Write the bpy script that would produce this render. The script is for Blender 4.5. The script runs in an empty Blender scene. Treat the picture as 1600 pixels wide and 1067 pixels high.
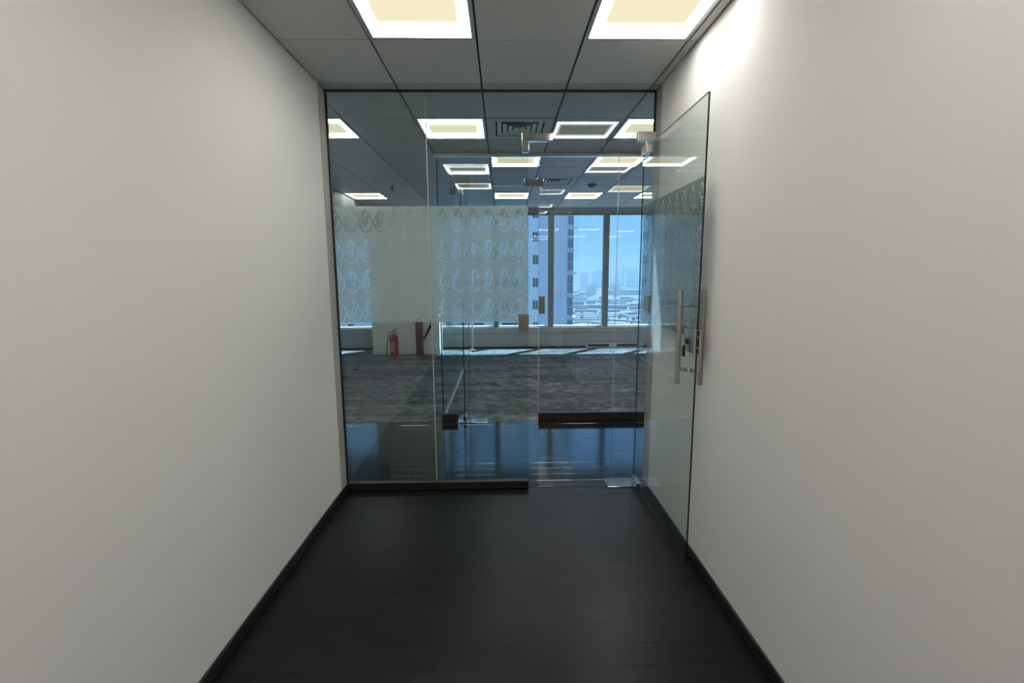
import bpy, bmesh, math, random
from mathutils import Vector, Matrix
from mathutils.geometry import delaunay_2d_cdt
random.seed(7)
S = bpy.context.scene
COL = S.collection

# ------------------------------------------------------------------ camera
cd = bpy.data.cameras.new('camera'); cam = bpy.data.objects.new('camera', cd); COL.objects.link(cam)
F_PX, PITCH, YAW, ROLL, EYE = 729.55, math.radians(8.068), math.radians(1.1747), math.radians(-.338), 1.6984
cd.sensor_width = 36; cd.lens = F_PX * 36 / 1600; cd.clip_end = 20000; cd.clip_start = .05
fw = Vector((math.sin(YAW) * math.cos(PITCH), math.cos(YAW) * math.cos(PITCH), -math.sin(PITCH)))
r0 = Vector((math.cos(YAW), -math.sin(YAW), 0)); u0 = r0.cross(fw)
rr = math.cos(ROLL) * r0 + math.sin(ROLL) * u0; uu = -math.sin(ROLL) * r0 + math.cos(ROLL) * u0
cam.matrix_world = Matrix(((rr.x, uu.x, -fw.x, 0), (rr.y, uu.y, -fw.y, 0), (rr.z, uu.z, -fw.z, EYE), (0, 0, 0, 1)))
S.camera = cam

# ------------------------------------------------------------------ sky, sun, exposure
W = bpy.data.worlds.new('sky'); S.world = W; W.use_nodes = True
nt = W.node_tree; nt.nodes.clear()
tc = nt.nodes.new('ShaderNodeTexCoord'); sep = nt.nodes.new('ShaderNodeSeparateXYZ')
rmp = nt.nodes.new('ShaderNodeValToRGB'); bg = nt.nodes.new('ShaderNodeBackground'); wo = nt.nodes.new('ShaderNodeOutputWorld')
nt.links.new(tc.outputs['Generated'], sep.inputs[0]); nt.links.new(sep.outputs['Z'], rmp.inputs[0])
nt.links.new(rmp.outputs[0], bg.inputs[0]); nt.links.new(bg.outputs[0], wo.inputs[0])
el = rmp.color_ramp.elements
el[0].position = 0.0; el[0].color = (.60, .86, 1.0, 1)
el[1].position = 1.0; el[1].color = (.24, .42, .85, 1)
e = rmp.color_ramp.elements.new(.35); e.color = (.40, .66, 1.0, 1)
bg.inputs[1].default_value = 1.03
sl = bpy.data.lights.new('sun', 'SUN'); sun = bpy.data.objects.new('sun', sl); COL.objects.link(sun)
sl.energy = 28; sl.angle = .0095; sl.color = (1, .95, .86)
sun.rotation_euler = Vector((-1.05, -1.1, -3.0)).to_track_quat('-Z', 'Y').to_euler()
S.view_settings.view_transform = 'Standard'; S.view_settings.look = 'None'
S.view_settings.gamma = 1; S.view_settings.use_curve_mapping = False
S.view_settings.exposure = 0.0
PANEL_EDGE, PANEL_MID = 22.0, .95
S.cycles.max_bounces = 16; S.cycles.transparent_max_bounces = 40
S.cycles.transmission_bounces = 8; S.cycles.glossy_bounces = 6; S.cycles.diffuse_bounces = 6
S.cycles.sample_clamp_indirect = 6; S.cycles.volume_bounces = 0

# ------------------------------------------------------------------ dimensions
XL, XR = -1.2548, 1.131           # corridor walls
HC = 3.011                        # ceiling
YG, YP = 3.57, 5.315              # first and second glass partition
YW = 10.9                         # window wall
GX0 = -.13; GT = .6               # ceiling grid origin, pitch

# ------------------------------------------------------------------ materials
def mat(name, col, rough=.5, metal=0., spec=.5, noise=None, bump=None, objvar=0., stretch=(1, 1, 1), coat=0.):
    m = bpy.data.materials.new(name); m.use_nodes = True
    t = m.node_tree; b = t.nodes['Principled BSDF']
    b.inputs['Base Color'].default_value = (*col, 1); b.inputs['Roughness'].default_value = rough
    b.inputs['Metallic'].default_value = metal; b.inputs['Specular IOR Level'].default_value = spec
    if coat: b.inputs['Coat Weight'].default_value = coat
    src = None
    if noise or bump:
        c = t.nodes.new('ShaderNodeTexCoord'); mp = t.nodes.new('ShaderNodeMapping'); mp.inputs['Scale'].default_value = stretch
        t.links.new(c.outputs['Object'], mp.inputs[0])
        oi = t.nodes.new('ShaderNodeObjectInfo')
        if objvar:
            ad = t.nodes.new('ShaderNodeVectorMath'); ad.operation = 'MULTIPLY_ADD'
            cx = t.nodes.new('ShaderNodeCombineXYZ')
            for i in range(3): t.links.new(oi.outputs['Random'], cx.inputs[i])
            ad.inputs[1].default_value = (37, 53, 71); t.links.new(cx.outputs[0], ad.inputs[0])
            t.links.new(mp.outputs[0], ad.inputs[2]); vec = ad.outputs[0]
        else: vec = mp.outputs[0]
    if noise:
        sc, amt = noise
        n = t.nodes.new('ShaderNodeTexNoise'); n.inputs['Scale'].default_value = sc; n.inputs['Detail'].default_value = 6
        n.inputs['Roughness'].default_value = .65
        t.links.new(vec, n.inputs['Vector'])
        mr = t.nodes.new('ShaderNodeMapRange'); mr.inputs[1].default_value = .25; mr.inputs[2].default_value = .75
        mr.inputs[3].default_value = 1 - amt; mr.inputs[4].default_value = 1 + amt
        t.links.new(n.outputs['Fac'], mr.inputs[0]); f = mr.outputs[0]
        if objvar:
            m2 = t.nodes.new('ShaderNodeMapRange'); m2.inputs[3].default_value = 1 - objvar; m2.inputs[4].default_value = 1 + objvar
            t.links.new(oi.outputs['Random'], m2.inputs[0])
            mu = t.nodes.new('ShaderNodeMath'); mu.operation = 'MULTIPLY'; t.links.new(f, mu.inputs[0]); t.links.new(m2.outputs[0], mu.inputs[1]); f = mu.outputs[0]
        vm = t.nodes.new('ShaderNodeVectorMath'); vm.operation = 'SCALE'; vm.inputs[0].default_value = col
        t.links.new(f, vm.inputs['Scale']); t.links.new(vm.outputs[0], b.inputs['Base Color'])
    if bump:
        n2 = t.nodes.new('ShaderNodeTexNoise'); n2.inputs['Scale'].default_value = bump[0]; n2.inputs['Detail'].default_value = 4
        t.links.new(vec, n2.inputs['Vector'])
        bp = t.nodes.new('ShaderNodeBump'); bp.inputs['Strength'].default_value = bump[1]; bp.inputs['Distance'].default_value = .002
        t.links.new(n2.outputs['Fac'], bp.inputs['Height']); t.links.new(bp.outputs[0], b.inputs['Normal'])
    return m

def glass(name, tint, refl=1.0):
    """clear pane: tinted transmission plus Fresnel mirror on each face"""
    m = bpy.data.materials.new(name); m.use_nodes = True; t = m.node_tree; t.nodes.clear()
    o = t.nodes.new('ShaderNodeOutputMaterial'); mx = t.nodes.new('ShaderNodeMixShader')
    tr = t.nodes.new('ShaderNodeBsdfTransparent'); tr.inputs[0].default_value = (*[c ** .5 for c in tint], 1)
    gl = t.nodes.new('ShaderNodeBsdfGlossy'); gl.inputs['Roughness'].default_value = 0; gl.inputs[0].default_value = (refl,) * 3 + (1,)
    fr = t.nodes.new('ShaderNodeFresnel'); ge = t.nodes.new('ShaderNodeNewGeometry')
    ma = t.nodes.new('ShaderNodeMath'); ma.operation = 'MULTIPLY_ADD'; ma.inputs[1].default_value = 1 / 1.5 - 1.5; ma.inputs[2].default_value = 1.5
    t.links.new(ge.outputs['Backfacing'], ma.inputs[0]); t.links.new(ma.outputs[0], fr.inputs['IOR'])
    t.links.new(fr.outputs[0], mx.inputs[0]); t.links.new(tr.outputs[0], mx.inputs[1]); t.links.new(gl.outputs[0], mx.inputs[2])
    t.links.new(mx.outputs[0], o.inputs[0]); return m

def film_mat(name, clear, col, rough=.42):
    """frosted vinyl: part of the light goes through slightly blurred, the rest is scattered"""
    m = bpy.data.materials.new(name); m.use_nodes = True; t = m.node_tree; t.nodes.clear()
    o = t.nodes.new('ShaderNodeOutputMaterial'); mx = t.nodes.new('ShaderNodeMixShader'); m2 = t.nodes.new('ShaderNodeMixShader')
    tr = t.nodes.new('ShaderNodeBsdfRefraction'); tr.inputs['Color'].default_value = (.96, .98, .97, 1)
    tr.inputs['IOR'].default_value = 1.12; tr.inputs['Roughness'].default_value = rough
    df = t.nodes.new('ShaderNodeBsdfDiffuse'); df.inputs[0].default_value = (*col, 1)
    tl = t.nodes.new('ShaderNodeBsdfTranslucent'); tl.inputs[0].default_value = (*col, 1)
    m2.inputs[0].default_value = .6; t.links.new(df.outputs[0], m2.inputs[1]); t.links.new(tl.outputs[0], m2.inputs[2])
    mx.inputs[0].default_value = 1 - clear; t.links.new(tr.outputs[0], mx.inputs[1]); t.links.new(m2.outputs[0], mx.inputs[2])
    t.links.new(mx.outputs[0], o.inputs[0]); return m

def diffuser_mat(name, edge, mid, wm=1.0):
    """a lit troffer: bright along its rim, creamier and dimmer in the middle"""
    m = bpy.data.materials.new(name); m.use_nodes = True; t = m.node_tree; t.nodes.clear()
    o = t.nodes.new('ShaderNodeOutputMaterial'); em = t.nodes.new('ShaderNodeEmission')
    c = t.nodes.new('ShaderNodeTexCoord'); sp = t.nodes.new('ShaderNodeSeparateXYZ'); t.links.new(c.outputs['Generated'], sp.inputs[0])
    ds = []
    for ax in ('X', 'Y'):
        a = t.nodes.new('ShaderNodeMath'); a.operation = 'SUBTRACT'; a.inputs[1].default_value = .5; t.links.new(sp.outputs[ax], a.inputs[0])
        b = t.nodes.new('ShaderNodeMath'); b.operation = 'ABSOLUTE'; t.links.new(a.outputs[0], b.inputs[0])
        mr = t.nodes.new('ShaderNodeMapRange'); mr.interpolation_type = 'SMOOTHSTEP'
        mr.inputs[1].default_value, mr.inputs[2].default_value = (.36, .50) if ax == 'X' else (.17, .46)
        t.links.new(b.outputs[0], mr.inputs[0]); ds.append(mr.outputs[0])
    mxm = t.nodes.new('ShaderNodeMath'); mxm.operation = 'MAXIMUM'; t.links.new(ds[0], mxm.inputs[0]); t.links.new(ds[1], mxm.inputs[1])
    pw = t.nodes.new('ShaderNodeMath'); pw.operation = 'POWER'; pw.inputs[1].default_value = 2.0; t.links.new(mxm.outputs[0], pw.inputs[0])
    mc = t.nodes.new('ShaderNodeMix'); mc.data_type = 'RGBA'
    mc.inputs['A'].default_value = (mid * .98, mid * .88, mid * .62, 1); mc.inputs['B'].default_value = (edge, edge * .965 * wm, edge * .90 * wm, 1)
    t.links.new(pw.outputs[0], mc.inputs['Factor']); t.links.new(mc.outputs['Result'], em.inputs[0])
    t.links.new(em.outputs[0], o.inputs[0]); return m

M = dict(
    wall=mat('wall_paint', (.85, .84, .825), .7, spec=.25, bump=(60, .06)),
    wall2=mat('office_paint', (.78, .775, .75), .7, spec=.25),
    trim=mat('jamb_profile', (.42, .39, .35), .45),
    tile=mat('ceiling_tile_metal', (.58, .58, .56), .45, spec=.4, noise=(2, .02)),
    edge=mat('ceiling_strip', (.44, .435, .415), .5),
    black=mat('black_gap', (.008, .008, .009), .5),
    skirt=mat('black_skirting', (.012, .012, .014), .35),
    wood=mat('dark_wood', (.0048, .0040, .0036), .33, spec=.32, noise=(3, .5), bump=(14, .05), objvar=.25, stretch=(1.2, 14, 1)),
    woodl=mat('polished_dark_wood', (.0060, .0052, .0050), .10, spec=1., noise=(3, .5), bump=(14, .03), objvar=.25, stretch=(1.2, 14, 1)),
    gun=mat('gunmetal', (.045, .047, .047), .3),
    bright=mat('bright_aluminium', (.86, .86, .86), .35, metal=1.),
    far=mat('far_tower', (.42, .42, .44), .9),
    carpet=mat('carpet_pile', (.135, .145, .152), .95, spec=.05, noise=(4.2, .85), bump=(220, .5), objvar=.30, stretch=(1.7, 2.4, 1)),
    steel=mat('brushed_steel', (.58, .56, .53), .28, metal=1.),
    polish=mat('polished_steel', (.72, .72, .72), .09, metal=1.),
    alu=mat('aluminium', (.60, .61, .62), .35, metal=.6),
    darkmetal=mat('bronze_rail', (.085, .072, .064), .3, metal=.8),
    gedge=mat('glass_edge', (.010, .018, .017), .15),
    silicone=mat('silicone_joint', (.62, .64, .62), .4),
    mull=mat('mullion_grey', (.22, .235, .235), .5),
    lowwall=mat('sill_wall_grey', (.36, .365, .36), .6),
    sill=mat('white_sill', (.75, .76, .77), .4),
    red=mat('extinguisher_red', (.30, .02, .028), .35),
    dred=mat('cylinder_dark_red', (.15, .014, .016), .45),
    rubber=mat('black_rubber', (.012, .012, .012), .55),
    label=mat('faded_label', (.46, .20, .20), .5, noise=(26, .9)),
    brown=mat('warm_reflection_steel', (.235, .20, .155), .45, metal=.3),  # brushed steel, with the warm wall's reflection put into its colour
    white=mat('white_plastic', (.75, .75, .74), .4),
    fac=mat('tower_render', (.80, .74, .76), .8, noise=(.12, .06)),
    fac2=mat('tower_bay', (.66, .63, .66), .8),
    tglass=mat('tower_glass', (.14, .15, .16), .2),
    bglass=mat('bay_glass', (.30, .29, .28), .25),
    ground=mat('desert_ground', (.125, .125, .13), .95, noise=(.006, .45), stretch=(1, 1, 1)),
    road=mat('asphalt', (.06, .06, .065), .9),
    conc=mat('pale_concrete', (.165, .165, .17), .85),
    city=mat('city_blocks', (.115, .115, .12), .9),
    green=mat('park_green', (.065, .08, .07), .95),
    glass1=glass('corridor_glass', (.76, .86, .84)),
    glass2=glass('office_glass', (.86, .92, .95)),
    glassd=glass('door_glass', (.94, .995, .97)),
    wglass=glass('window_glass', (.48, .745, .97)),
    film=film_mat('frosted_film', .50, (.86, .88, .88)),
    filmd=film_mat('door_film', .56, (.30, .34, .33), .25),
    soft=diffuser_mat('soft_diffuser', 18.0, .95),
    lit=diffuser_mat('lit_diffuser', PANEL_EDGE, PANEL_MID),
    dim=diffuser_mat('cool_diffuser', 1.1, .55, 1.08),
)

M['woodl'].node_tree.nodes['Principled BSDF'].inputs['IOR'].default_value = 1.85
# ------------------------------------------------------------------ builders
def tag(o, label=None, cat=None, group=None, kind=None):
    for k, v in (('label', label), ('category', cat), ('group', group), ('kind', kind)):
        if v: o[k] = v
    return o
def empty(name, loc, **kw):
    o = bpy.data.objects.new(name, None); o.location = loc; o.empty_display_size = .1; COL.objects.link(o); return tag(o, **kw)
ROOT = {}
def worldloc(o):
    v = Vector((0, 0, 0))
    while o: v += Vector(o.location); o = o.parent
    return v
class MB:
    def __init__(s): s.v = []; s.f = []; s.m = []; s.sm = []
    def add(s, vs, fs, mi=0, smooth=False):
        n = len(s.v); s.v += [tuple(a) for a in vs]
        for f in fs: s.f.append(tuple(i + n for i in f)); s.m.append(mi); s.sm.append(smooth)
        return s
    def box(s, x0, x1, y0, y1, z0, z1, mi=0, bev=0.):
        if bev:
            b = bmesh.new(); bmesh.ops.create_cube(b, size=1)
            for v in b.verts: v.co = ((x0 + x1) / 2 + v.co.x * (x1 - x0), (y0 + y1) / 2 + v.co.y * (y1 - y0), (z0 + z1) / 2 + v.co.z * (z1 - z0))
            bmesh.ops.bevel(b, geom=list(b.edges), offset=bev, segments=2, affect='EDGES', profile=.5)
            b.verts.index_update(); s.add([v.co[:] for v in b.verts], [[v.index for v in f.verts] for f in b.faces], mi); b.free(); return s
        vs = [(x, y, z) for z in (z0, z1) for y in (y0, y1) for x in (x0, x1)]
        s.add(vs, [(0, 2, 3, 1), (4, 5, 7, 6), (0, 1, 5, 4), (2, 6, 7, 3), (0, 4, 6, 2), (1, 3, 7, 5)], mi); return s
    def tube(s, pts, r, n=12, mi=0, caps=True):
        pts = [Vector(p) for p in pts]; rs = r if isinstance(r, (list, tuple)) else [r] * len(pts)
        vs = []; fs = []; prev = None
        for i, p in enumerate(pts):
            d = (pts[min(i + 1, len(pts) - 1)] - pts[max(i - 1, 0)]).normalized()
            if prev is None: a = d.orthogonal().normalized()
            else: a = (prev - d * prev.dot(d)).normalized()
            prev = a; b = d.cross(a)
            vs += [p + (a * math.cos(2 * math.pi * k / n) + b * math.sin(2 * math.pi * k / n)) * rs[i] for k in range(n)]
        for i in range(len(pts) - 1):
            for k in range(n): fs.append((i * n + k, i * n + (k + 1) % n, (i + 1) * n + (k + 1) % n, (i + 1) * n + k))
        s.add(vs, fs, mi, True)
        if caps: s.add(vs[:n], [tuple(range(n))[::-1]], mi); s.add(vs[-n:], [tuple(range(n))], mi)
        return s
    def lathe(s, prof, cx, cy, n=24, mi=0):
        vs = [(cx + r * math.cos(2 * math.pi * k / n), cy + r * math.sin(2 * math.pi * k / n), z) for r, z in prof for k in range(n)]
        fs = [(i * n + k, i * n + (k + 1) % n, (i + 1) * n + (k + 1) % n, (i + 1) * n + k) for i in range(len(prof) - 1) for k in range(n)]
        s.add(vs, fs, mi, True); s.add(vs[:n], [tuple(range(n))[::-1]], mi); s.add(vs[-n:], [tuple(range(n))], mi); return s
    def prism(s, poly, z0, z1, mi=0):
        n = len(poly); vs = [(*p, z0) for p in poly] + [(*p, z1) for p in poly]
        s.add(vs, [tuple(range(n))[::-1], tuple(range(n, 2 * n))] + [(i, (i + 1) % n, n + (i + 1) % n, n + i) for i in range(n)], mi); return s
    def map(s, fn): s.v = [tuple(fn(Vector(v))) for v in s.v]; return s
    def build(s, name, mats, parent=None, loc=None, **kw):
        me = bpy.data.meshes.new(name)
        off = worldloc(parent) if parent else Vector(loc or (0, 0, 0))
        if parent and loc: off = Vector(loc)
        me.from_pydata([Vector(v) - off for v in s.v], [], s.f)
        for m_ in (mats if isinstance(mats, (list, tuple)) else [mats]): me.materials.append(M[m_] if isinstance(m_, str) else m_)
        me.polygons.foreach_set('material_index', s.m); me.polygons.foreach_set('use_smooth', s.sm); me.update()
        o = bpy.data.objects.new(name, me); COL.objects.link(o)
        if parent: o.parent = parent; o.location = off - worldloc(parent)
        else: o.location = off
        return tag(o, **kw)
def copyobj(o, loc, parent=None):
    c = o.copy(); COL.objects.link(c); c.parent = parent; c.location = loc; return c
def struct(name, mb, m, label=None): return mb.build(name, m, label=label, kind='structure')

# ------------------------------------------------------------------ room shell
YB = -4.5; XO0, XO1 = -6.0, 5.0
wl = struct('wall_left', MB().box(XL - .12, XL, YB, YG, 0, 3.03), 'wall', 'white painted corridor wall on the left')
wr = struct('wall_right', MB().box(XR, XR + .12, YB, YG, 0, 3.03), 'wall', 'white painted corridor wall on the right, behind the open glass door')
struct('wall_back', MB().box(XL - .12, XR + .12, YB - .1, YB, 0, 3.03), 'wall', 'white wall closing the corridor behind the viewer')
struct('wall_near_left', MB().box(XO0, XL - .12, YG - .14, YG, 0, 3.03), 'wall2', 'white office wall left of the glass partition')
struct('wall_near_right', MB().box(XR + .12, XO1, YG - .14, YG, 0, 3.03), 'wall2', 'white office wall right of the glass partition')
struct('wall_office_left', MB().box(XO0 - .1, XO0, YG - .14, YW + .2, -.05, 3.45), 'wall2', 'far left wall of the open office')
struct('wall_office_right', MB().box(XO1, XO1 + .1, YG - .14, YW + .2, -.05, 3.45), 'wall2', 'far right wall of the open office')
struct('baseboard_left', MB().box(XL, XL + .014, YB, YG - .01, 0, .062, bev=.004), 'skirt', 'black skirting along the left corridor wall')
struct('baseboard_right', MB().box(XR - .014, XR, YB, YG - .01, 0, .062, bev=.004), 'skirt', 'black skirting along the right corridor wall')
# jamb profiles and header strip around the first glass partition
struct('trim_1', MB().box(XL - .001, XL + .004, YG - .123, YG + .02, 0, HC), 'trim', 'grey jamb profile left of the glass partition')
struct('trim_2', MB().box(XR - .004, XR + .001, YG - .123, YG + .02, 0, HC), 'trim', 'grey jamb profile right of the glass door')

# floor: dark planks, then carpet tiles
fl = MB(); fl.box(XO0 - .1, XO1 + .1, YB - .1, YP, -.12, -.004, 0); fl.box(XO0 - .1, XO1 + .1, YP, YW + .2, -.12, -.006, 1)
floor = struct('floor', fl, ['wood', 'carpet'], 'dark wood floor of corridor and lobby, grey carpet in the office behind')
def piece_mesh(name, sx, sy, t, bev, m):
    """a bevelled slab, its top at z=0, centred in x and y"""
    v = []
    for (ix, z) in ((0, -t), (0, -bev), (bev, 0)):
        v += [(-sx / 2 + ix, -sy / 2 + ix, z), (sx / 2 - ix, -sy / 2 + ix, z), (sx / 2 - ix, sy / 2 - ix, z), (-sx / 2 + ix, sy / 2 - ix, z)]
    f = [(8, 9, 10, 11)] + [(4 * k + i, 4 * k + (i + 1) % 4, 4 * k + 4 + (i + 1) % 4, 4 * k + 4 + i) for k in (0, 1) for i in range(4)]
    me = bpy.data.meshes.new(name); me.from_pydata(v, [], f); me.materials.append(M[m]); me.update(); return me
MESHES = {}
def piece(name, x0, x1, y0, y1, z, t, bev, m, parent, flip=False):
    key = (name, round(x1 - x0, 3), round(y1 - y0, 3))
    if key not in MESHES: MESHES[key] = piece_mesh(name, x1 - x0, y1 - y0, t, bev, m)
    o = bpy.data.objects.new(name, MESHES[key]); COL.objects.link(o); o.parent = parent
    o.location = ((x0 + x1) / 2, (y0 + y1) / 2, z)
    if flip: o.rotation_euler = (math.pi, 0, 0)
    return o
def rows(xa, xb, ya, yb, pitch, length, gap, name, z, t, bev, m, stag, cap=999):
    y = ya; k = 0
    while y < yb - .02:
        y1 = min(y + pitch, yb); x = xa - ((k * stag) % 1.0) * length
        while x < xb - .01:
            a, b = max(x, xa), min(x + length, xb)
            if b - a > .05: piece(name, a + gap / 2, b - gap / 2, y + gap / 2, y1 - gap / 2, z, t, bev, m, floor)
            x += length
        y = y1; k += 1
rows(XL + .014, XR - .014, 1.07, YG, .125, 1.2, .0006, 'wood_plank', 0, .003, .0004, 'wood', .37)
rows(-3.6, 3.0, YG, YP - .008, .12467, 1.3, .0016, 'polished_plank', 0, .003, .0008, 'woodl', .41)
rows(-4.5, 5.0, YP + .004, YW, .254, 1.0, .002, 'carpet_tile', 0, .005, .0015, 'carpet', .37)
struct('trim_3', MB().box(-3.6, -.72, YP - .008, YP + .003, -.004, .0015), 'black', 'thin dark joint between wood floor and carpet')

# ceiling: dark slab above, tiles below it as single pieces
ceil = struct('ceiling', MB().box(XO0 - .1, XO1 + .1, YB - .1, 9.31, HC + .022, HC + .10), 'black', 'suspended ceiling of grey metal tiles with black joints')
XE = [GX0 + GT * i for i in range(-9, 9)]                     # long joints
ROWS_C = [2.847 - GT * i for i in range(7)][::-1] + [3.447]   # corridor cross joints
ROWS_O = [YG + .012] + [4.165 + GT * i for i in range(9)] + [9.29]
SOFX = -2.535
lights = []   # (ix, iy0, iy1 ...) kept free of tiles
LC = {(-.73, 2.247), (.47, 2.247), (-.73, .447), (.47, .447), (-.73, -1.353 + .6), (.47, -1.353 + .6)}
L_OFF = [(-1.93, 1), (-.73, 1), (1.07, 1), (-.13, 3), (1.07, 3), (-.73, 3.5), (-.13, 7), (1.07, 7), (-2.53, 7), (2.27, 7),
         (1.67, 6), (2.27, 3), (-3.13, 1), (-3.13, 3), (3.47, 3), (3.47, 6)]
HID = L_OFF[-4:]  # unseen ceiling lights, added to brighten the office
def lit_cell(x, row): return any(abs(x - a) < .11 and r_ == row for a, r_ in L_OFF)
VENT = [(-.13, 1), (.47, 5)]
def tile(x0, x1, y0, y1, m='tile', drop=0):
    piece('ceiling_tile' if m == 'tile' else 'edge_tile', x0 + .006, x1 - .006, y0 + (.0036 if y0 < 3.4 else .007), y1 - (.0036 if y0 < 3.4 else .007), HC - drop, .02, .003, m, ceil, True)
yr = ROWS_C
for j in range(len(yr) - 1):
    if yr[j + 1] < -1.5: continue
    xs = [XL + .003] + [x for x in XE if XL < x < XR] + [XR - .003]
    for i in range(len(xs) - 1):
        if any(abs(xs[i] - a) < .01 and abs(yr[j] - b) < .01 for a, b in LC): continue
        tile(xs[i], xs[i + 1], yr[j], yr[j + 1])
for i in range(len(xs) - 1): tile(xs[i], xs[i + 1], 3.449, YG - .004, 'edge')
for j in range(len(ROWS_O) - 1):
    xs = [x for x in XE if x > -5.5]
    for i in range(len(xs) - 1):
        a, b = xs[i], xs[i + 1]
        if j >= 5 and b < SOFX: continue
        if lit_cell(a, j) or any(abs(a - q) < .01 and r_ == j for q, r_ in VENT): continue
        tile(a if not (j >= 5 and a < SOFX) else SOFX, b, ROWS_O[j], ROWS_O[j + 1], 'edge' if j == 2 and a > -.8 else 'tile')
struct('trim_4', MB().box(XO0, SOFX, 6.4, YW, 2.55, HC + .02), 'mull', 'grey lowered bulkhead at the far left of the office ceiling')
struct('trim_5', MB().box(XO0, XO1, 9.31, 9.36, HC - .003, 3.40), 'wall2', 'raised edge where the ceiling stops short of the windows')
struct('ceiling_window_strip', MB().box(XO0 - .1, XO1 + .1, 9.31, YW + .2, 3.36, 3.44), 'wall2', 'raised pale ceiling strip in front of the windows')

# ------------------------------------------------------------------ window wall
struct('wall_window', MB().box(XO0, XO1, YW, YW + .2, -.05, .49).box(XO0, XO1, YW, YW + .2, 3.09, 3.44), 'lowwall', 'grey low wall below the office windows and band above them')
struct('trim_6', MB().box(XO0, XO1, YW - .035, YW, .36, .488, bev=.006), 'lowwall', 'grey ledge panel running below the windows')
struct('baseboard_far', MB().box(XO0, XO1, YW - .012, YW, 0, .03), 'black', 'dark foot line below the window wall')
bays = [1.14 + 1.28 * k for k in range(-5, 4)]
for n, (a, b) in enumerate(zip(bays[:-1], bays[1:])):
    w = empty(f'window_{n + 1}', (a, YW, .49), label=f'tall blue-tinted office window, number {n + 1} counted from the left', kind='structure')
    MB().box(a + .06, b - .06, YW + .07, YW + .09, .52, 3.07).build('pane', 'wglass', w)
    MB().box(a - .062, a + .062, YW + .01, YW + .17, .49, 3.09, bev=.006).build('mullion', 'mull', w)
    MB().box(a + .06, b - .06, YW - .01, YW + .13, .488, .522).build('sill', 'sill', w)
    MB().box(a + .06, b - .06, YW + .05, YW + .11, 3.055, 3.09).build('head', 'mull', w)
struct('window_9', MB().box(bays[-1] - .062, bays[-1] + .02, YW + .01, YW + .17, .49, 3.09), 'mull', 'end mullion of the window wall at the right')
struct('wall_window_left', MB().box(XO0, bays[0] - .06, YW + .01, YW + .19, .49, 3.09), 'lowwall', 'grey wall panel left of the windows')
struct('wall_column', MB().box(-2.83, -1.38, 10.15, YW - .036, 0, 3.40), 'wall', 'white boxed column behind the two fire extinguishers')
struct('baseboard_column', MB().box(-2.845, -1.365, 10.135, 10.15, 0, .11, bev=.004), 'sill', 'white skirting at the foot of the boxed column')

# ------------------------------------------------------------------ glass partitions
def pane(x0, x1, y, z0, z1, t=.010, tilt=0., edges=True):
    b = MB(); g = lambda z: y - (z - 1.5) * tilt
    vs = [(x, g(z) + dy, z) for z in (z0, z1) for dy in (-t / 2, t / 2) for x in (x0, x1)]
    b.add(vs, [(0, 1, 5, 4), (2, 6, 7, 3)], 0); b.add(vs, [(0, 2, 3, 1), (4, 5, 7, 6), (0, 4, 6, 2), (1, 3, 7, 5)], 1)
    return b
# the cut-out emblem: a drop with two sails over a hull, traced as strokes in a unit cell
EMB = [[(572, 100), (540, 150), (505, 215), (475, 285), (455, 345), (447, 395), (450, 437)],
       [(450, 437), (490, 425), (530, 412), (555, 398), (580, 410)],
       [(450, 437), (468, 462), (520, 460), (570, 452), (600, 437), (620, 405), (628, 350), (632, 300), (645, 270), (670, 255), (697, 275), (720, 320), (733, 380),
        (725, 445), (700, 505), (655, 550), (600, 572), (545, 555), (500, 515), (468, 462)],
       [(590, 100), (620, 150), (650, 200), (674, 240), (650, 238), (622, 262), (605, 300), (603, 360), (598, 392), (580, 410)],
       [(574, 128), (540, 200), (518, 280), (512, 340), (520, 404)],
       [(592, 130), (566, 200), (550, 280), (546, 340), (555, 398)]]
def emblem(w, h):
    return [[((x - 590) / 290 * w, (575 - y) / 475 * h) for x, y in l] for l in EMB]
def emblem_cell(x0, x1, z0, z1, cx, zb, w=.104, h=.165, sw=.0041):
    """triangles of a film rectangle with the emblem's strokes cut out"""
    V = [Vector(p) for p in ((x0, z0), (x1, z0), (x1, z1), (x0, z1))]; Fc = [[0, 1, 2, 3]]
    for l in emblem(w, h):
        for (ax, az), (bx, bz) in zip(l[:-1], l[1:]):
            d = Vector((bx - ax, bz - az)); L_ = d.length; d /= L_; n = Vector((-d.y, d.x)) * sw / 2
            A = Vector((cx + ax, zb + az)) - d * sw * .35; B = Vector((cx + bx, zb + bz)) + d * sw * .35
            k = len(V); V += [A - n, B - n, B + n, A + n]; Fc.append([k, k + 1, k + 2, k + 3])
    vo, _, fo, _, _, fi = delaunay_2d_cdt(V, [], Fc, 0, 1e-6)
    return vo, [f for f, s in zip(fo, fi) if 0 in s and len(s) == 1]
def film_mesh(x0, x1, z0, z1, to3d, first, pitch=.1142, sw=.0041, rowtop=2.187, rowpitch=.2215, nrows=4):
    b = MB(); k0 = math.floor((x0 - first) / pitch) - 1; k = k0
    while True:
        a, c = first + (k - .5) * pitch, first + (k + .5) * pitch; cx = first + k * pitch; k += 1
        if c <= x0: continue
        if a >= x1: break
        if x1 - c < .02: c = x1
        a = max(a, x0); c = min(c, x1)
        for r_ in range(nrows):
            zt = rowtop - r_ * rowpitch
            hi = z1 if r_ == 0 else zt + .028; lo = z0 if r_ == nrows - 1 else zt - rowpitch + .028
            vo, fo = emblem_cell(a, c, lo, hi, cx, zt - .165, sw=sw)
            b.add([to3d(p[0], p[1], 0) for p in vo], fo); b.add([to3d(p[0], p[1], .0012) for p in vo], [tuple(reversed(f)) for f in fo])
        if c >= x1: break
    return b

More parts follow.
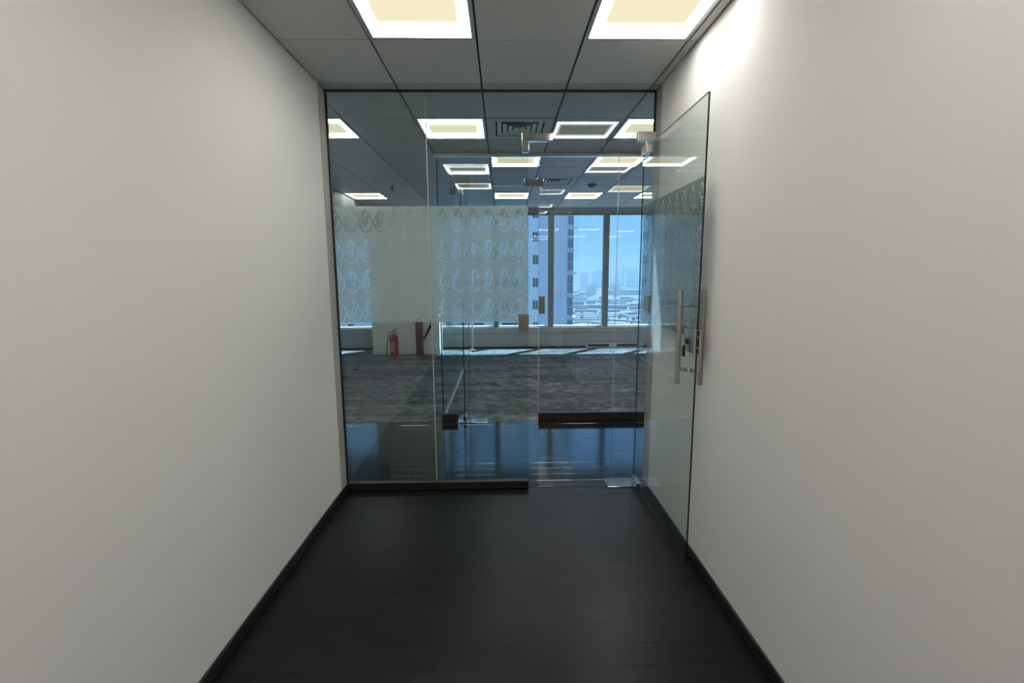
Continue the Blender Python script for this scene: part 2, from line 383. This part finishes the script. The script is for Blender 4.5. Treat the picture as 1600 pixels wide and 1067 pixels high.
T1, T2 = .0079, .0100
JX, SX = -.538, .2005
p1 = empty('glass_partition', (-.5, YG, 0), label='frameless glass partition closing the corridor, with frosted emblem band and bronze bottom rail', cat='partition')
for x0, x1, z0, z1 in ((XL + .012, JX - .003, .03, 3.006), (JX + .003, SX, .03, 3.006), (SX + .002, XR - .012, 2.664, 3.006)):
    pa = pane(x0, x1, YG, z0, z1, tilt=T1).build('glass_pane', ['glass1', 'gedge'], p1)
    if z0 < 1:
        film_mesh(x0 + .001, x1 - .001, 1.348, 2.208, lambda x, z, d: (x, YG - (z - 1.5) * T1 + .0062 + d, z), -1.237).build('frosted_film', 'film', pa, label='frosted band with rows of clear drop emblems')
j = pane(JX - .003, JX + .003, YG, .03, 2.95, t=.011, tilt=T1); j.m = [0] * len(j.m); j.build('silicone_joint', 'silicone', p1)
MB().box(XL + .005, SX, YG - .022, YG + .022, .002, .066, bev=.004).build('bottom_rail', 'darkmetal', p1)
MB().box(XL + .004, XR - .004, YG - .014, YG + .014, 3.002, HC - .001).build('top_channel', 'black', p1)
MB().box(XL + .004, XL + .014, YG - .012, YG + .012, .066, 3.002).build('side_channel', 'black', p1)
MB().box(XR - .014, XR - .004, YG - .012, YG + .012, 2.72, 3.002).build('side_channel', 'black', p1)
MB().box(SX - .0485, .376, YG - .034, YG + .012, 2.659, 2.713, bev=.003).box(SX - .0485, SX + .003, YG - .034, YG + .012, 2.583, 2.662, bev=.003).build('corner_patch', 'polish', p1, label='polished L-shaped corner patch')
MB().box(.994, XR - .006, YG - .036, YG + .016, 2.659, 2.723, bev=.003).build('pivot_patch', 'steel', p1)
MB().box(SX - .0765, SX + .002, YG - .026, YG + .02, 1.273, 1.403, bev=.003).build('lock_strike', 'brown', p1, label='flat steel strike box of the lock, warm wall reflection in its colour')
struct('trim_7', MB().box(SX, XR, YG - .006, YG + .006, -.003, .0012), 'black', 'dark floor joint under the glass doorway')

# open glass door leaf, hinged at right, swung back along the right wall
DX, DY0, DY1, DZ0, DZ1 = 1.060, 2.497, 3.60, .028, 2.615
d1 = empty('door_1', (DX, 3.53, 0), label='open frameless glass door against the right wall, with frosted emblem band', kind='structure')
b = MB(); vs = [(DX + dx, y, z) for z in (DZ0, DZ1) for y in (DY0, DY1) for dx in (-.005, .005)]
b.add(vs, [(0, 4, 6, 2), (1, 3, 7, 5)], 0); b.add(vs, [(0, 2, 3, 1), (4, 5, 7, 6), (0, 1, 5, 4), (2, 6, 7, 3)], 1)
leaf = b.build('glass_leaf', ['glassd', 'gedge'], d1)
film_mesh(DY0 + .004, DY1 - .03, 1.348, 2.208, lambda y, z, d: (DX + .0074 - d, y, z), 2.552, pitch=.122, sw=.0065).build('frosted_film', 'filmd', leaf, label='darker frosted band with clear drop emblems')
MB().box(DX - .018, DX + .018, 3.47, 3.61, DZ1 - .055, DZ1 + .012, bev=.003).build('top_patch', 'steel', d1)
MB().tube([(DX, 3.545, DZ1 + .01), (DX, 3.545, 2.665)], .008).build('pivot_pin', 'steel', d1)
MB().box(DX - .017, DX + .017, 3.45, 3.61, .012, .075, bev=.003).build('bottom_patch', 'polish', d1)
for nm, sx, y_ in (('pull_handle', -1, 2.612), ('pull_handle', 1, 2.572)):
    hx = DX + sx * .056
    h_ = MB().tube([(hx, y_, 1.075), (hx, y_, 1.612)], .0128, 16).build(nm, 'steel', d1)
    for z in (1.16, 1.525):
        MB().tube([(DX + sx * .005, y_, z), (hx, y_, z)], .0105, 12).tube([(DX + sx * .005, y_, z), (DX + sx * .015, y_, z)], .0145, 12).build('standoff', 'steel', h_)
lk = MB().box(DX - .020, DX + .020, DY0 - .006, DY0 + .13, 1.268, 1.398, bev=.002).build('lock_case', 'steel', d1)
MB().box(DX - .009, DX + .009, DY0 - .0075, DY0 - .0055, 1.27, 1.396).build('lock_face', 'rubber', lk)
for z in (1.30, 1.36): MB().tube([(DX, DY0 - .0105, z), (DX, DY0 - .0072, z)], .004, 10).build('screw', 'steel', lk)
MB().tube([(DX - .020, DY0 + .085, 1.325), (DX - .027, DY0 + .085, 1.325)], .016, 16).build('cylinder', 'rubber', lk)
k = empty('door_key', (DX - .028, DY0 + .085, 1.325), label='small steel key with black fob hanging from the glass door lock', cat='key')
MB().box(DX - .043, DX - .0275, DY0 + .083, DY0 + .087, 1.317, 1.333).build('key_blade', 'steel', k)
MB().tube([(DX - .038, DY0 + .085 + .012 * math.sin(a), 1.312 + .012 * math.cos(a)) for a in [i * math.pi / 6 for i in range(13)]], .0012, 6).build('key_ring', 'steel', k)
MB().box(DX - .044, DX - .032, DY0 + .072, DY0 + .100, 1.238, 1.302, bev=.005).build('fob', 'rubber', k)
fp = empty('floor_spring_cover', (.98, 3.63, 0), label='polished steel floor plate at the foot of the open glass door', cat='floor plate')
MB().box(.839, 1.105, 3.545, 3.71, .0005, .007, bev=.002).build('cover_plate', 'polish', fp)
MB().tube([(DX, 3.53, .006), (DX, 3.53, .013)], .012).build('pivot_boss', 'steel', fp)

# second partition with glass side wall and open door
PX, P2E = -.705, 4.98
p2 = empty('office_partition', (1.0, YP, 0), label='second frameless glass partition between lobby and carpeted office', cat='partition')
for x0, x1, z0, z1 in ((PX, -.531, .05, 2.985), (-.529, .415, 2.672, 2.985), (.417, 1.291, .05, 2.985), (1.295, 2.9, .05, 2.985), (2.904, P2E, .05, 2.985)):
    pane(x0, x1, YP, z0, z1, tilt=T2).build('glass_pane', ['glass2', 'gedge'], p2)
for x in (-.530, 1.293):
    j = pane(x - .0025, x + .0025, YP, 2.68 if x < 0 else .06, 2.97, t=.011, tilt=T2); j.m = [0] * len(j.m); j.build('silicone_joint', 'silicone', p2)
MB().box(PX - .02, P2E, YP - .03, YP + .03, 2.976, HC - .001, bev=.004).build('top_channel', 'bright', p2)
MB().box(-.529, .415, YP - .012, YP + .002, 2.664, 2.672).build('transom_edge', 'silicone', p2)
MB().box(.412, .419, YP - .008, YP - .004, .1, 2.66).build('edge_seal', 'silicone', p2)
MB().box(PX - .012, -.53, YP - .02, YP + .02, .002, .098, bev=.003).build('bottom_rail', 'darkmetal', p2)
MB().box(.413, P2E, YP - .02, YP + .02, .002, .094, bev=.003).box(.413, P2E, YP - .021, YP + .021, .0935, .099).build('bottom_rail', 'darkmetal', p2)
MB().box(-.566, -.344, YP - .03, YP + .02, 2.667, 2.742, bev=.003).box(-.566, -.50, YP - .03, YP + .02, 2.58, 2.67, bev=.003).build('pivot_patch', 'gun', p2)
MB().box(.253, .464, YP - .03, YP + .02, 2.667, 2.741, bev=.003).box(.417, .464, YP - .03, YP + .02, 2.61, 2.67, bev=.003).build('corner_patch', 'polish', p2)
MB().box(.417, .484, YP - .026, YP + .02, 1.263, 1.46, bev=.003).build('lock_strike', 'brown', p2, label='narrow steel strike box, warm wall reflection in its colour')
ps = empty('side_glass_wall', (PX, 8.0, 0), label='clear glass wall running back from the lobby to the windows', cat='partition')
b = MB(); vs = [(PX + dx, y, z) for z in (.02, 2.985) for y in (YP + .035, YW - .06) for dx in (-.005, .005)]
b.add(vs, [(0, 4, 6, 2), (1, 3, 7, 5)], 0); b.add(vs, [(0, 2, 3, 1), (4, 5, 7, 6), (0, 1, 5, 4), (2, 6, 7, 3)], 1); b.build('glass_pane', ['glass2', 'gedge'], ps)
MB().box(PX - .014, PX + .014, YP + .035, YW - .06, .0005, .03).build('bottom_channel', 'alu', ps)
MB().box(PX - .014, PX + .014, YP + .035, 9.3, 2.985, HC - .001).build('top_channel', 'alu', ps)
MB().box(PX - .02, PX + .025, YW - .06, YW - .036, 0, 3.2).build('end_post', 'white', ps)
D2X = -.445
d2 = empty('door_2', (D2X, YP + .05, 0), label='second glass door standing open into the office, seen edge on', kind='structure')
b = MB(); vs = [(D2X + dx, y, z) for z in (.02, 2.655) for y in (YP - .04, 6.20) for dx in (-.006, .006)]
b.add(vs, [(0, 4, 6, 2), (1, 3, 7, 5)], 0); b.add(vs, [(0, 2, 3, 1), (4, 5, 7, 6), (0, 1, 5, 4), (2, 6, 7, 3)], 1); b.build('glass_leaf', ['glass2', 'gedge'], d2)
MB().box(D2X - .018, D2X + .018, YP - .04, YP + .12, .012, .075, bev=.003).build('bottom_patch', 'steel', d2)
MB().box(D2X - .018, D2X + .018, YP - .04, YP + .12, 2.59, 2.66, bev=.003).build('top_patch', 'steel', d2)
fp2 = empty('floor_spring_cover', (-.35, 5.43, 0), label='polished steel floor plate at the foot of the second, farther glass door', cat='floor plate')
MB().box(-.530, -.185, YP - .07, YP + .07, .0005, .008, bev=.002).build('cover_plate', 'polish', fp2)
MB().tube([(D2X, YP + .03, .007), (D2X, YP + .03, .013)], .012).build('pivot_boss', 'steel', fp2)

# ------------------------------------------------------------------ ceiling lights
def light_mesh():
    fr = MB(); s_, i_ = .294, .272
    for x0, x1, y0, y1 in ((-s_, s_, -s_, -i_), (-s_, s_, i_, s_), (-s_, -i_, -i_, i_), (i_, s_, -i_, i_)): fr.box(x0, x1, y0, y1, -.001, .018)
    return fr, MB().add([(-i_, -i_, .007), (-i_, i_, .007), (i_, i_, .007), (i_, -i_, .007), (-i_, -i_, .018), (-i_, i_, .018), (i_, i_, .018), (i_, -i_, .018)],
                        [(0, 1, 2, 3), (4, 7, 6, 5), (0, 4, 5, 1), (1, 5, 6, 2), (2, 6, 7, 3), (3, 7, 4, 0)])
fr_, df_ = light_mesh()
frame_src = diff_src = dim_src = None
def ceiling_light(x, y, label, group, dim=False, sy=1.0):
    global frame_src, diff_src, dim_src
    root = empty('ceiling_light', (x, y, HC), label=label, cat='ceiling light', group=group)
    if frame_src is None:
        frame_src = fr_.build('frame', 'alu'); diff_src = df_.build('diffuser', 'lit'); a, b_ = frame_src, diff_src
        dim_src = diff_src.data.copy(); dim_src.materials[0] = M['dim']
    else: a, b_ = frame_src.copy(), diff_src.copy(); COL.objects.link(a); COL.objects.link(b_)
    for o in (a, b_): o.parent = root; o.location = (0, 0, 0); o.scale = (1, sy, 1)
    if dim: b_.data = dim_src
    if dim == 2: b_.data = diff_src.data.copy(); b_.data.materials[0] = M['soft']
    return root
G1, G2, G3 = 'square lights in the corridor ceiling', 'square lights in the lobby ceiling', 'square lights in the office ceiling'
ceiling_light(-.43, 2.547, 'large lit square ceiling light at top centre, left of the two in the corridor', G1)
ceiling_light(.77, 2.547, 'large lit square ceiling light at top right, beside the right corridor wall', G1)
for x in (-.43, .77):  # unseen panels added behind the viewer for the light they give
    for y in (.747, -1.053 + .6): ceiling_light(x, y, 'added square ceiling light lighting the corridor from farther back, out of view', 'added corridor lights behind the viewer')
ry = lambda j: (ROWS_O[j] + ROWS_O[j + 1]) / 2
LB = {(-1.93, 1): ('lit ceiling light cut off by the left edge of the glass partition', G2), (-.73, 1): ('lit ceiling light beyond the glass, right of the silicone joint', G2),
      (1.07, 1): ('lit ceiling light beyond the glass above the open door hinge', G2), (-.13, 3): ('lit ceiling light just behind the middle of the second partition header', G3),
      (1.07, 3): ('lit ceiling light just behind the second partition header, to the right', G3), (-.73, 3.5): ('dim cool ceiling light behind the second partition header at its left end', G3),
      (-.13, 7): ('lit ceiling light deep in the office, in the middle above the frosted band', G3), (1.07, 7): ('lit ceiling light deep in the office, above the window mullion', G3),
      (-2.53, 7): ('lone lit ceiling light deep in the open area at far left, above the extinguishers', G3), (2.27, 7): ('lit ceiling light deep in the office at far right, beside the open door', G3),
      (1.67, 6): ('dim cool ceiling light deep in the office, right, in front of the far lit ones', G3), (2.27, 3): ('lit ceiling light behind the second partition, at right behind the open door', G3),
      }
for q in HID: LB[q] = ('added square ceiling light brightening the office, unseen behind the corridor walls', 'office lights hidden by the corridor walls')
for (x, j), (lb, g) in LB.items():
    if j == 3.5: ceiling_light(x + .3, 5.60, lb, g, True, .78); continue  # glowing panel stands in for the lobby light's reflection in the glass
    xx = x + .3
    ceiling_light(xx, ry(j), lb, g, 2 if x < -2 and j == 7 else j == 6 and x < 3)

# air diffusers, sprinkler, detector
def vent(x, y, label, n=4):
    root = empty('ceiling_vent', (x, y, HC), label=label, cat='air vent', group='square louvred vents in the ceiling')
    def ring(s0, s1, z0, z1):
        vs = [(x + sx * s, y + sy * s, HC + z) for s, z in ((s0, z0), (s1, z1)) for sx, sy in ((-1, -1), (1, -1), (1, 1), (-1, 1))]
        vs += [(v[0], v[1], v[2] + .002) for v in vs]
        f = [(i, (i + 1) % 4, 4 + (i + 1) % 4, 4 + i) for i in range(4)] + [(8 + i, 12 + i, 12 + (i + 1) % 4, 8 + (i + 1) % 4) for i in range(4)]
        f += [(4 + i, 4 + (i + 1) % 4, 12 + (i + 1) % 4, 12 + i) for i in range(4)] + [(i, 8 + i, 8 + (i + 1) % 4, (i + 1) % 4) for i in range(4)]
        return MB().add(vs, f)
    ring(.294, .215, -.001, -.002).build('frame', 'tile', root)
    for q in range(n):
        s_ = .20 - q * .05; ring(s_, s_ - .036, .0, .010).build('louvre', 'white', root)
vent(.17, ry(1), 'square louvred air vent in the lobby ceiling beside the middle light')
vent(.77, ry(5), 'square louvred air vent deep in the office ceiling above the doorway')
sp = empty('sprinkler', (-1.58, 7.05, HC), label='small pendant sprinkler below the ceiling at far left', cat='sprinkler')
MB().lathe([(.035, HC), (.035, HC - .006), (.012, HC - .012)], -1.58, 7.05, 16).build('escutcheon', 'alu', sp)
MB().tube([(-1.58, 7.05, HC - .01), (-1.58, 7.05, HC - .075)], .011, 10).build('stem', 'rubber', sp)
MB().lathe([(.03, HC - .075), (.03, HC - .08)], -1.58, 7.05, 14).build('deflector', 'rubber', sp)
sd = empty('smoke_detector', (1.33, 7.07, HC), label='round detector on the office ceiling right of the doorway', cat='detector')
MB().lathe([(.07, HC), (.07, HC - .012)], 1.33, 7.07, 20).build('base', 'mull', sd)
MB().lathe([(.055, HC - .012), (.05, HC - .035), (.025, HC - .045)], 1.33, 7.07, 20).build('dome', 'mull', sd)

# ------------------------------------------------------------------ fire extinguishers and small things
x, y = -2.29, 9.80
fe = empty('fire_extinguisher', (x, y, 0), label='red powder fire extinguisher with black hose standing left on the carpet', cat='fire extinguisher')
R_ = .088
MB().lathe([(R_ * .8, 0), (R_ * .96, .008), (R_, .03), (R_, .40), (R_ * .97, .43), (R_ * .8, .465), (R_ * .5, .487), (.026, .493), (.026, .505)], x, y, 28).build('body', 'red', fe)
MB().lathe([(R_ + .002, .355), (R_ + .002, .37)], x, y, 28).build('band', 'rubber', fe)
lb = MB(); n = 10
vs = [(x + (R_ + .001) * math.sin(-.9 + 1.3 * i / n), y - (R_ + .001) * math.cos(-.9 + 1.3 * i / n), z) for z in (.12, .33) for i in range(n + 1)]
lb.add(vs, [(i, i + 1, n + 2 + i, n + 1 + i) for i in range(n)]); lb.build('label', 'label', fe)
MB().lathe([(.02, .50), (.022, .53), (.014, .545)], x, y, 14).build('valve', 'steel', fe)
MB().tube([(x - .01, y, .545), (x + .02, y, .552), (x + .055, y, .53), (x + .085, y, .51)], [.010, .010, .008, .006], 8).build('carry_handle', 'rubber', fe)
MB().tube([(x - .01, y, .55), (x + .02, y, .578), (x + .05, y, .598), (x + .08, y, .602)], [.010, .010, .008, .006], 8).build('lever', 'rubber', fe)
MB().tube([(x - .015, y, .53), (x - .055, y, .535), (x - .09, y - .005, .50), (x - .115, y - .01, .43), (x - .135, y - .015, .30), (x - .155, y - .015, .17)], .0095, 10).build('hose', 'rubber', fe)
MB().tube([(x - .155, y - .015, .17), (x - .165, y - .015, .045)], [.011, .014], 10).build('nozzle', 'rubber', fe)
x, y = -1.78, 9.97
co = empty('fire_extinguisher', (x, y, 0), label='tall slim dark red fire extinguisher with black discharge horn, at right', cat='fire extinguisher')
R_ = .082
MB().lathe([(R_ * .9, 0), (R_, .015), (R_, .66), (R_ * .9, .72), (R_ * .55, .77), (.03, .79), (.03, .81)], x, y, 26).build('body', 'dred', co)
MB().lathe([(.022, .81), (.026, .85), (.014, .87)], x, y, 14).build('valve', 'steel', co)
MB().tube([(x - .03, y, .865), (x + .04, y, .87), (x + .12, y, .845)], [.012, .012, .008], 8).build('carry_handle', 'rubber', co)
MB().tube([(x - .02, y, .87), (x + .05, y, .91), (x + .12, y, .93)], [.010, .010, .008], 8).build('lever', 'rubber', co)
MB().tube([(x + .10, y - .05, .335), (x + .16, y - .05, .46), (x + .215, y - .05, .575), (x + .245, y - .05, .64)], [.013, .022, .028, .030], 12).build('horn', 'rubber', co)
MB().tube([(x + .02, y, .85), (x + .14, y - .02, .84), (x + .25, y - .04, .75), (x + .245, y - .05, .64)], .011, 8).build('hose', 'rubber', co)
MB().box(x + .02, x + .10, y - .10, y - .02, .40, .43).build('horn_clip', 'rubber', co)
MB().tube([(x + .31, y - .05, .665), (x + .24, y - .05, .615)], .012, 8).build('grip', 'rubber', co)
for (cx, cy, a, lb) in ((-2.67, 8.39, .2, 'tiny black scrap of cable on the carpet, farther one at left'), (-2.68, 7.70, 1.0, 'tiny black scrap of cable on the carpet beside the left glass edge, nearer one')):
    MB().tube([(cx - .06 * math.cos(a), cy - .06 * math.sin(a), .012), (cx, cy + .02, .02), (cx + .06 * math.cos(a), cy + .06 * math.sin(a), .010)], [.009, .014, .008], 8).build('cable_scrap', 'rubber', loc=(cx, cy, 0), label=lb, cat='cable', group='black scraps on the carpet')
tk = empty('floor_vent', (2.62, 10.8, 0), label='low grey vent box with two dark slots at the foot of the window wall', cat='vent')
MB().box(1.95, 3.30, 10.80, 10.862, .0005, .115, bev=.004).build('housing', 'alu', tk)
for a, b_ in ((2.0, 2.5), (2.68, 3.15)): MB().box(a, b_, 10.795, 10.802, .03, .09).build('slot', 'black', tk)

# ------------------------------------------------------------------ the world outside
GZ = -90.0
struct('ground', MB().add([(-6000, 30, GZ), (6000, 30, GZ), (6000, 9000, GZ), (-6000, 9000, GZ)], [(0, 1, 2, 3)]), 'ground', 'hazy desert ground far below the windows')
tw = empty('apartment_tower', (-2, 75, GZ), label='pale apartment tower close outside the windows at left', cat='building')
MB().box(-46, 9.85, 71, 84, GZ, 60).build('facade', 'fac', tw)
MB().box(9.85, 10.8, 71.15, 84, GZ, 60).build('corner_bay', 'fac2', tw)
MB().box(8.9, 9.2, 70.8, 71, GZ, 60).build('pilaster', 'fac', tw)
src = {}
def clone(key, mk, loc, parent):
    if key not in src: o = mk(); src[key] = o; return o
    o = copyobj(src[key], loc, parent); return o
for kf in range(-5, 6):
    z = 2.25 + 3.38 * kf
    MB().box(-46, 9.85, 70.96, 71.01, z - .05, z + .05).build('floor_joint', 'fac2', tw)
    for wx, ww in ((5.05, .8), (1.2, 2.4), (-3.6, 1.6), (-7.5, .8), (-11, 1.6), (-15, .8), (-19, 1.6), (-23, .8)):
        f = MB().box(wx - ww / 2, wx + ww / 2, 70.97, 71.02, z + 1.04, z + 2.42).build('window', 'tglass', tw)
        MB().box(wx - ww / 2 - .04, wx + ww / 2 + .04, 70.94, 70.99, z + .96, z + 1.05).build('ledge', 'fac', f)
        MB().box(wx - .03, wx + .03, 70.94, 70.98, z + 1.05, z + 2.42).build('bar', 'fac2', f)
    f = MB().box(9.93, 10.72, 71.05, 71.17, z + .15, z + 1.3).build('window', 'bglass', tw); MB().box(9.93, 10.72, 71.02, 71.12, z + 1.36, z + 1.44).build('transom', 'fac', f)
    MB().box(9.93, 10.72, 71.05, 71.17, z + 1.5, z + 2.75).build('window', 'bglass', tw)
    MB().box(10.5, 11.3 if kf % 2 else 10.95, 71.2, 75, z + 2.95, z + 3.2).build('balcony_slab', 'fac', tw)

ROADPTS = []
def near(x, y, d): return any((x - a) ** 2 + (y - b_) ** 2 < d * d for a, b_ in ROADPTS)
def ribbon(pts, w, z, m, name, label, th=1.5, cat='road', group=None):
    b = MB(); P = []
    for i in range(len(pts) - 1):
        p0 = Vector(pts[max(i - 1, 0)]); p1_ = Vector(pts[i]); p2_ = Vector(pts[i + 1]); p3 = Vector(pts[min(i + 2, len(pts) - 1)])
        for q in range(8):
            t = q / 8.; P.append(.5 * ((2 * p1_) + (p2_ - p0) * t + (2 * p0 - 5 * p1_ + 4 * p2_ - p3) * t * t + (3 * p1_ - p0 - 3 * p2_ + p3) * t ** 3))
    P.append(Vector(pts[-1])); vs = []; ROADPTS.extend((p.x, p.y) for p in P)
    for i, p in enumerate(P):
        d = (P[min(i + 1, len(P) - 1)] - P[max(i - 1, 0)]).normalized(); n = Vector((-d.y, d.x)) * w / 2
        vs += [(p.x + n.x, p.y + n.y, z), (p.x - n.x, p.y - n.y, z), (p.x - n.x, p.y - n.y, z - th), (p.x + n.x, p.y + n.y, z - th)]
    fs = [(4 * i + a, 4 * i + (a + 1) % 4, 4 * i + 4 + (a + 1) % 4, 4 * i + 4 + a) for i in range(len(P) - 1) for a in range(4)]
    b.add(vs, fs); return b.build(name, m, loc=(pts[0][0], pts[0][1], z - th), label=label, cat=cat, group=group)
ribbon([(20, 1010), (180, 1010), (260, 1040), (340, 1130), (480, 1300)], 20, GZ + 7, 'conc', 'elevated_road', 'pale elevated highway sweeping across the view below the skyline')
ribbon([(0, 1100), (200, 1120), (330, 1090), (420, 990)], 16, GZ + 9, 'conc', 'elevated_road', 'pale flyover crossing behind the sweeping highway')
ribbon([(60, 930), (190, 950), (260, 900), (290, 850)], 12, GZ + 2, 'road', 'slip_road', 'dark slip road curving below the pale flyover')
ribbon([(100, 860), (160, 905), (190, 870), (250, 830)], 9, GZ + 2, 'road', 'slip_road', 'dark slip road nearest the tower')
ribbon([(300, 980), (268, 1030), (300, 1100), (370, 1140), (440, 1130), (470, 1060), (420, 1000), (340, 930)], 13, GZ + 5, 'conc', 'loop_ramp', 'pale round loop ramp at the right of the interchange')
ribbon([(0, 1350), (250, 1370), (600, 1420)], 26, GZ + 3, 'road', 'main_road', 'dark straight main road beyond the interchange')
ribbon([(0, 1650), (300, 1680), (800, 1750)], 30, GZ + 3, 'road', 'main_road', 'dark straight main road nearest the skyline')
blk = MB()
for i in range(240):
    yy = random.uniform(1150, 3600); xx = yy * random.uniform(.08, .40)
    s_ = random.uniform(8, 26); h_ = random.uniform(3, 10)
    if near(xx, yy, s_ * 1.5 + 18) or (430 < xx < 760 and 2080 < yy < 2220) or 1880 < yy < 2070 + s_ and s_ and abs(xx / yy - .215) < .05: continue
    blk.box(xx - s_, xx + s_, yy - s_ * .6, yy + s_ * .6, GZ, GZ + h_)
blk.build('city_blocks', 'city', loc=(400, 2000, GZ), label='low hazy city buildings spread over the plain outside', cat='buildings', kind='stuff')
trees = MB()
for i in range(130):
    xx = random.uniform(120, 380); yy = random.uniform(840, 1120); r_ = random.uniform(2, 4.5)
    if near(xx, yy, r_ + 24): continue
    trees.lathe([(r_ * .6, GZ), (r_, GZ + r_ * .8), (r_ * .7, GZ + r_ * 1.7), (.2, GZ + r_ * 2.1)], xx, yy, 6)
trees.build('street_trees', 'green', loc=(250, 980, GZ), label='dark green trees scattered around the road interchange', cat='trees', kind='stuff')
wh = MB().box(470, 720, 2120, 2180, GZ, GZ + 22).build('long_building', 'conc', loc=(595, 2150, GZ), label='long low white building on the plain below the skyline', cat='building')
TN = [0]
def tower(px, y, w, ztop, label, group):
    TN[0] += 1; y += (TN[0] * 37 % 4) * 140; ztop = EYE + (ztop - EYE) * y / 3600 if group == GS else ztop
    xx = px * y
    r_ = empty('skyline_tower', (xx, y, GZ), label=label, cat='building', group=group)
    MB().box(xx - w / 2, xx + w / 2, y, y + w, GZ, ztop).build('shaft', 'far', r_)
    MB().box(xx - w / 4, xx + w / 4, y + w * .2, y + w * .7, ztop, ztop + 6).build('roof_block', 'far', r_)
GS, GM = 'hazy towers on the far skyline', 'slender mid-distance blocks on the plain'
for px, zt, w in ((.172, 8, 60), (.180, 14, 70), (.196, 22, 60), (.208, 28, 90), (.225, 26, 80), (.246, 30, 60), (.258, 60, 40), (.270, 34, 50), (.279, 48, 40), (.287, 40, 60), (.297, 44, 40), (.305, 30, 50), (.315, 70, 45), (.326, 62, 40), (.335, 40, 60)):
    tower(px, 3600, w * .5, zt, 'hazy blue high-rise on the far skyline seen through the windows', GS)
for px, zt, w in ((.185, -46, 12), (.192, -40, 13), (.199, -44, 11), (.236, -42, 12), (.243, -38, 10), (.250, -40, 10)):
    tower(px, 1900, w, zt, 'hazy mid-rise block on the plain below the skyline', GM)
# haze over the plain
hz = bpy.data.materials.new('haze'); hz.use_nodes = True; t = hz.node_tree; t.nodes.clear()
o_ = t.nodes.new('ShaderNodeOutputMaterial'); v_ = t.nodes.new('ShaderNodeVolumeScatter'); v_.inputs['Color'].default_value = (.38, .64, .95, 1); v_.inputs['Density'].default_value = .00032; v_.inputs['Anisotropy'].default_value = 0
va = t.nodes.new('ShaderNodeVolumeAbsorption'); va.inputs['Color'].default_value = (0, 0, 0, 1); va.inputs['Density'].default_value = .00020
as_ = t.nodes.new('ShaderNodeAddShader'); t.links.new(v_.outputs[0], as_.inputs[0]); t.links.new(va.outputs[0], as_.inputs[1]); t.links.new(as_.outputs[0], o_.inputs['Volume'])
M['haze'] = hz
hb = MB().box(-5500, 5500, 200, 8800, GZ - 3, 130).build('haze', 'haze', label='blue haze lying over the plain outside', cat='haze', kind='stuff')
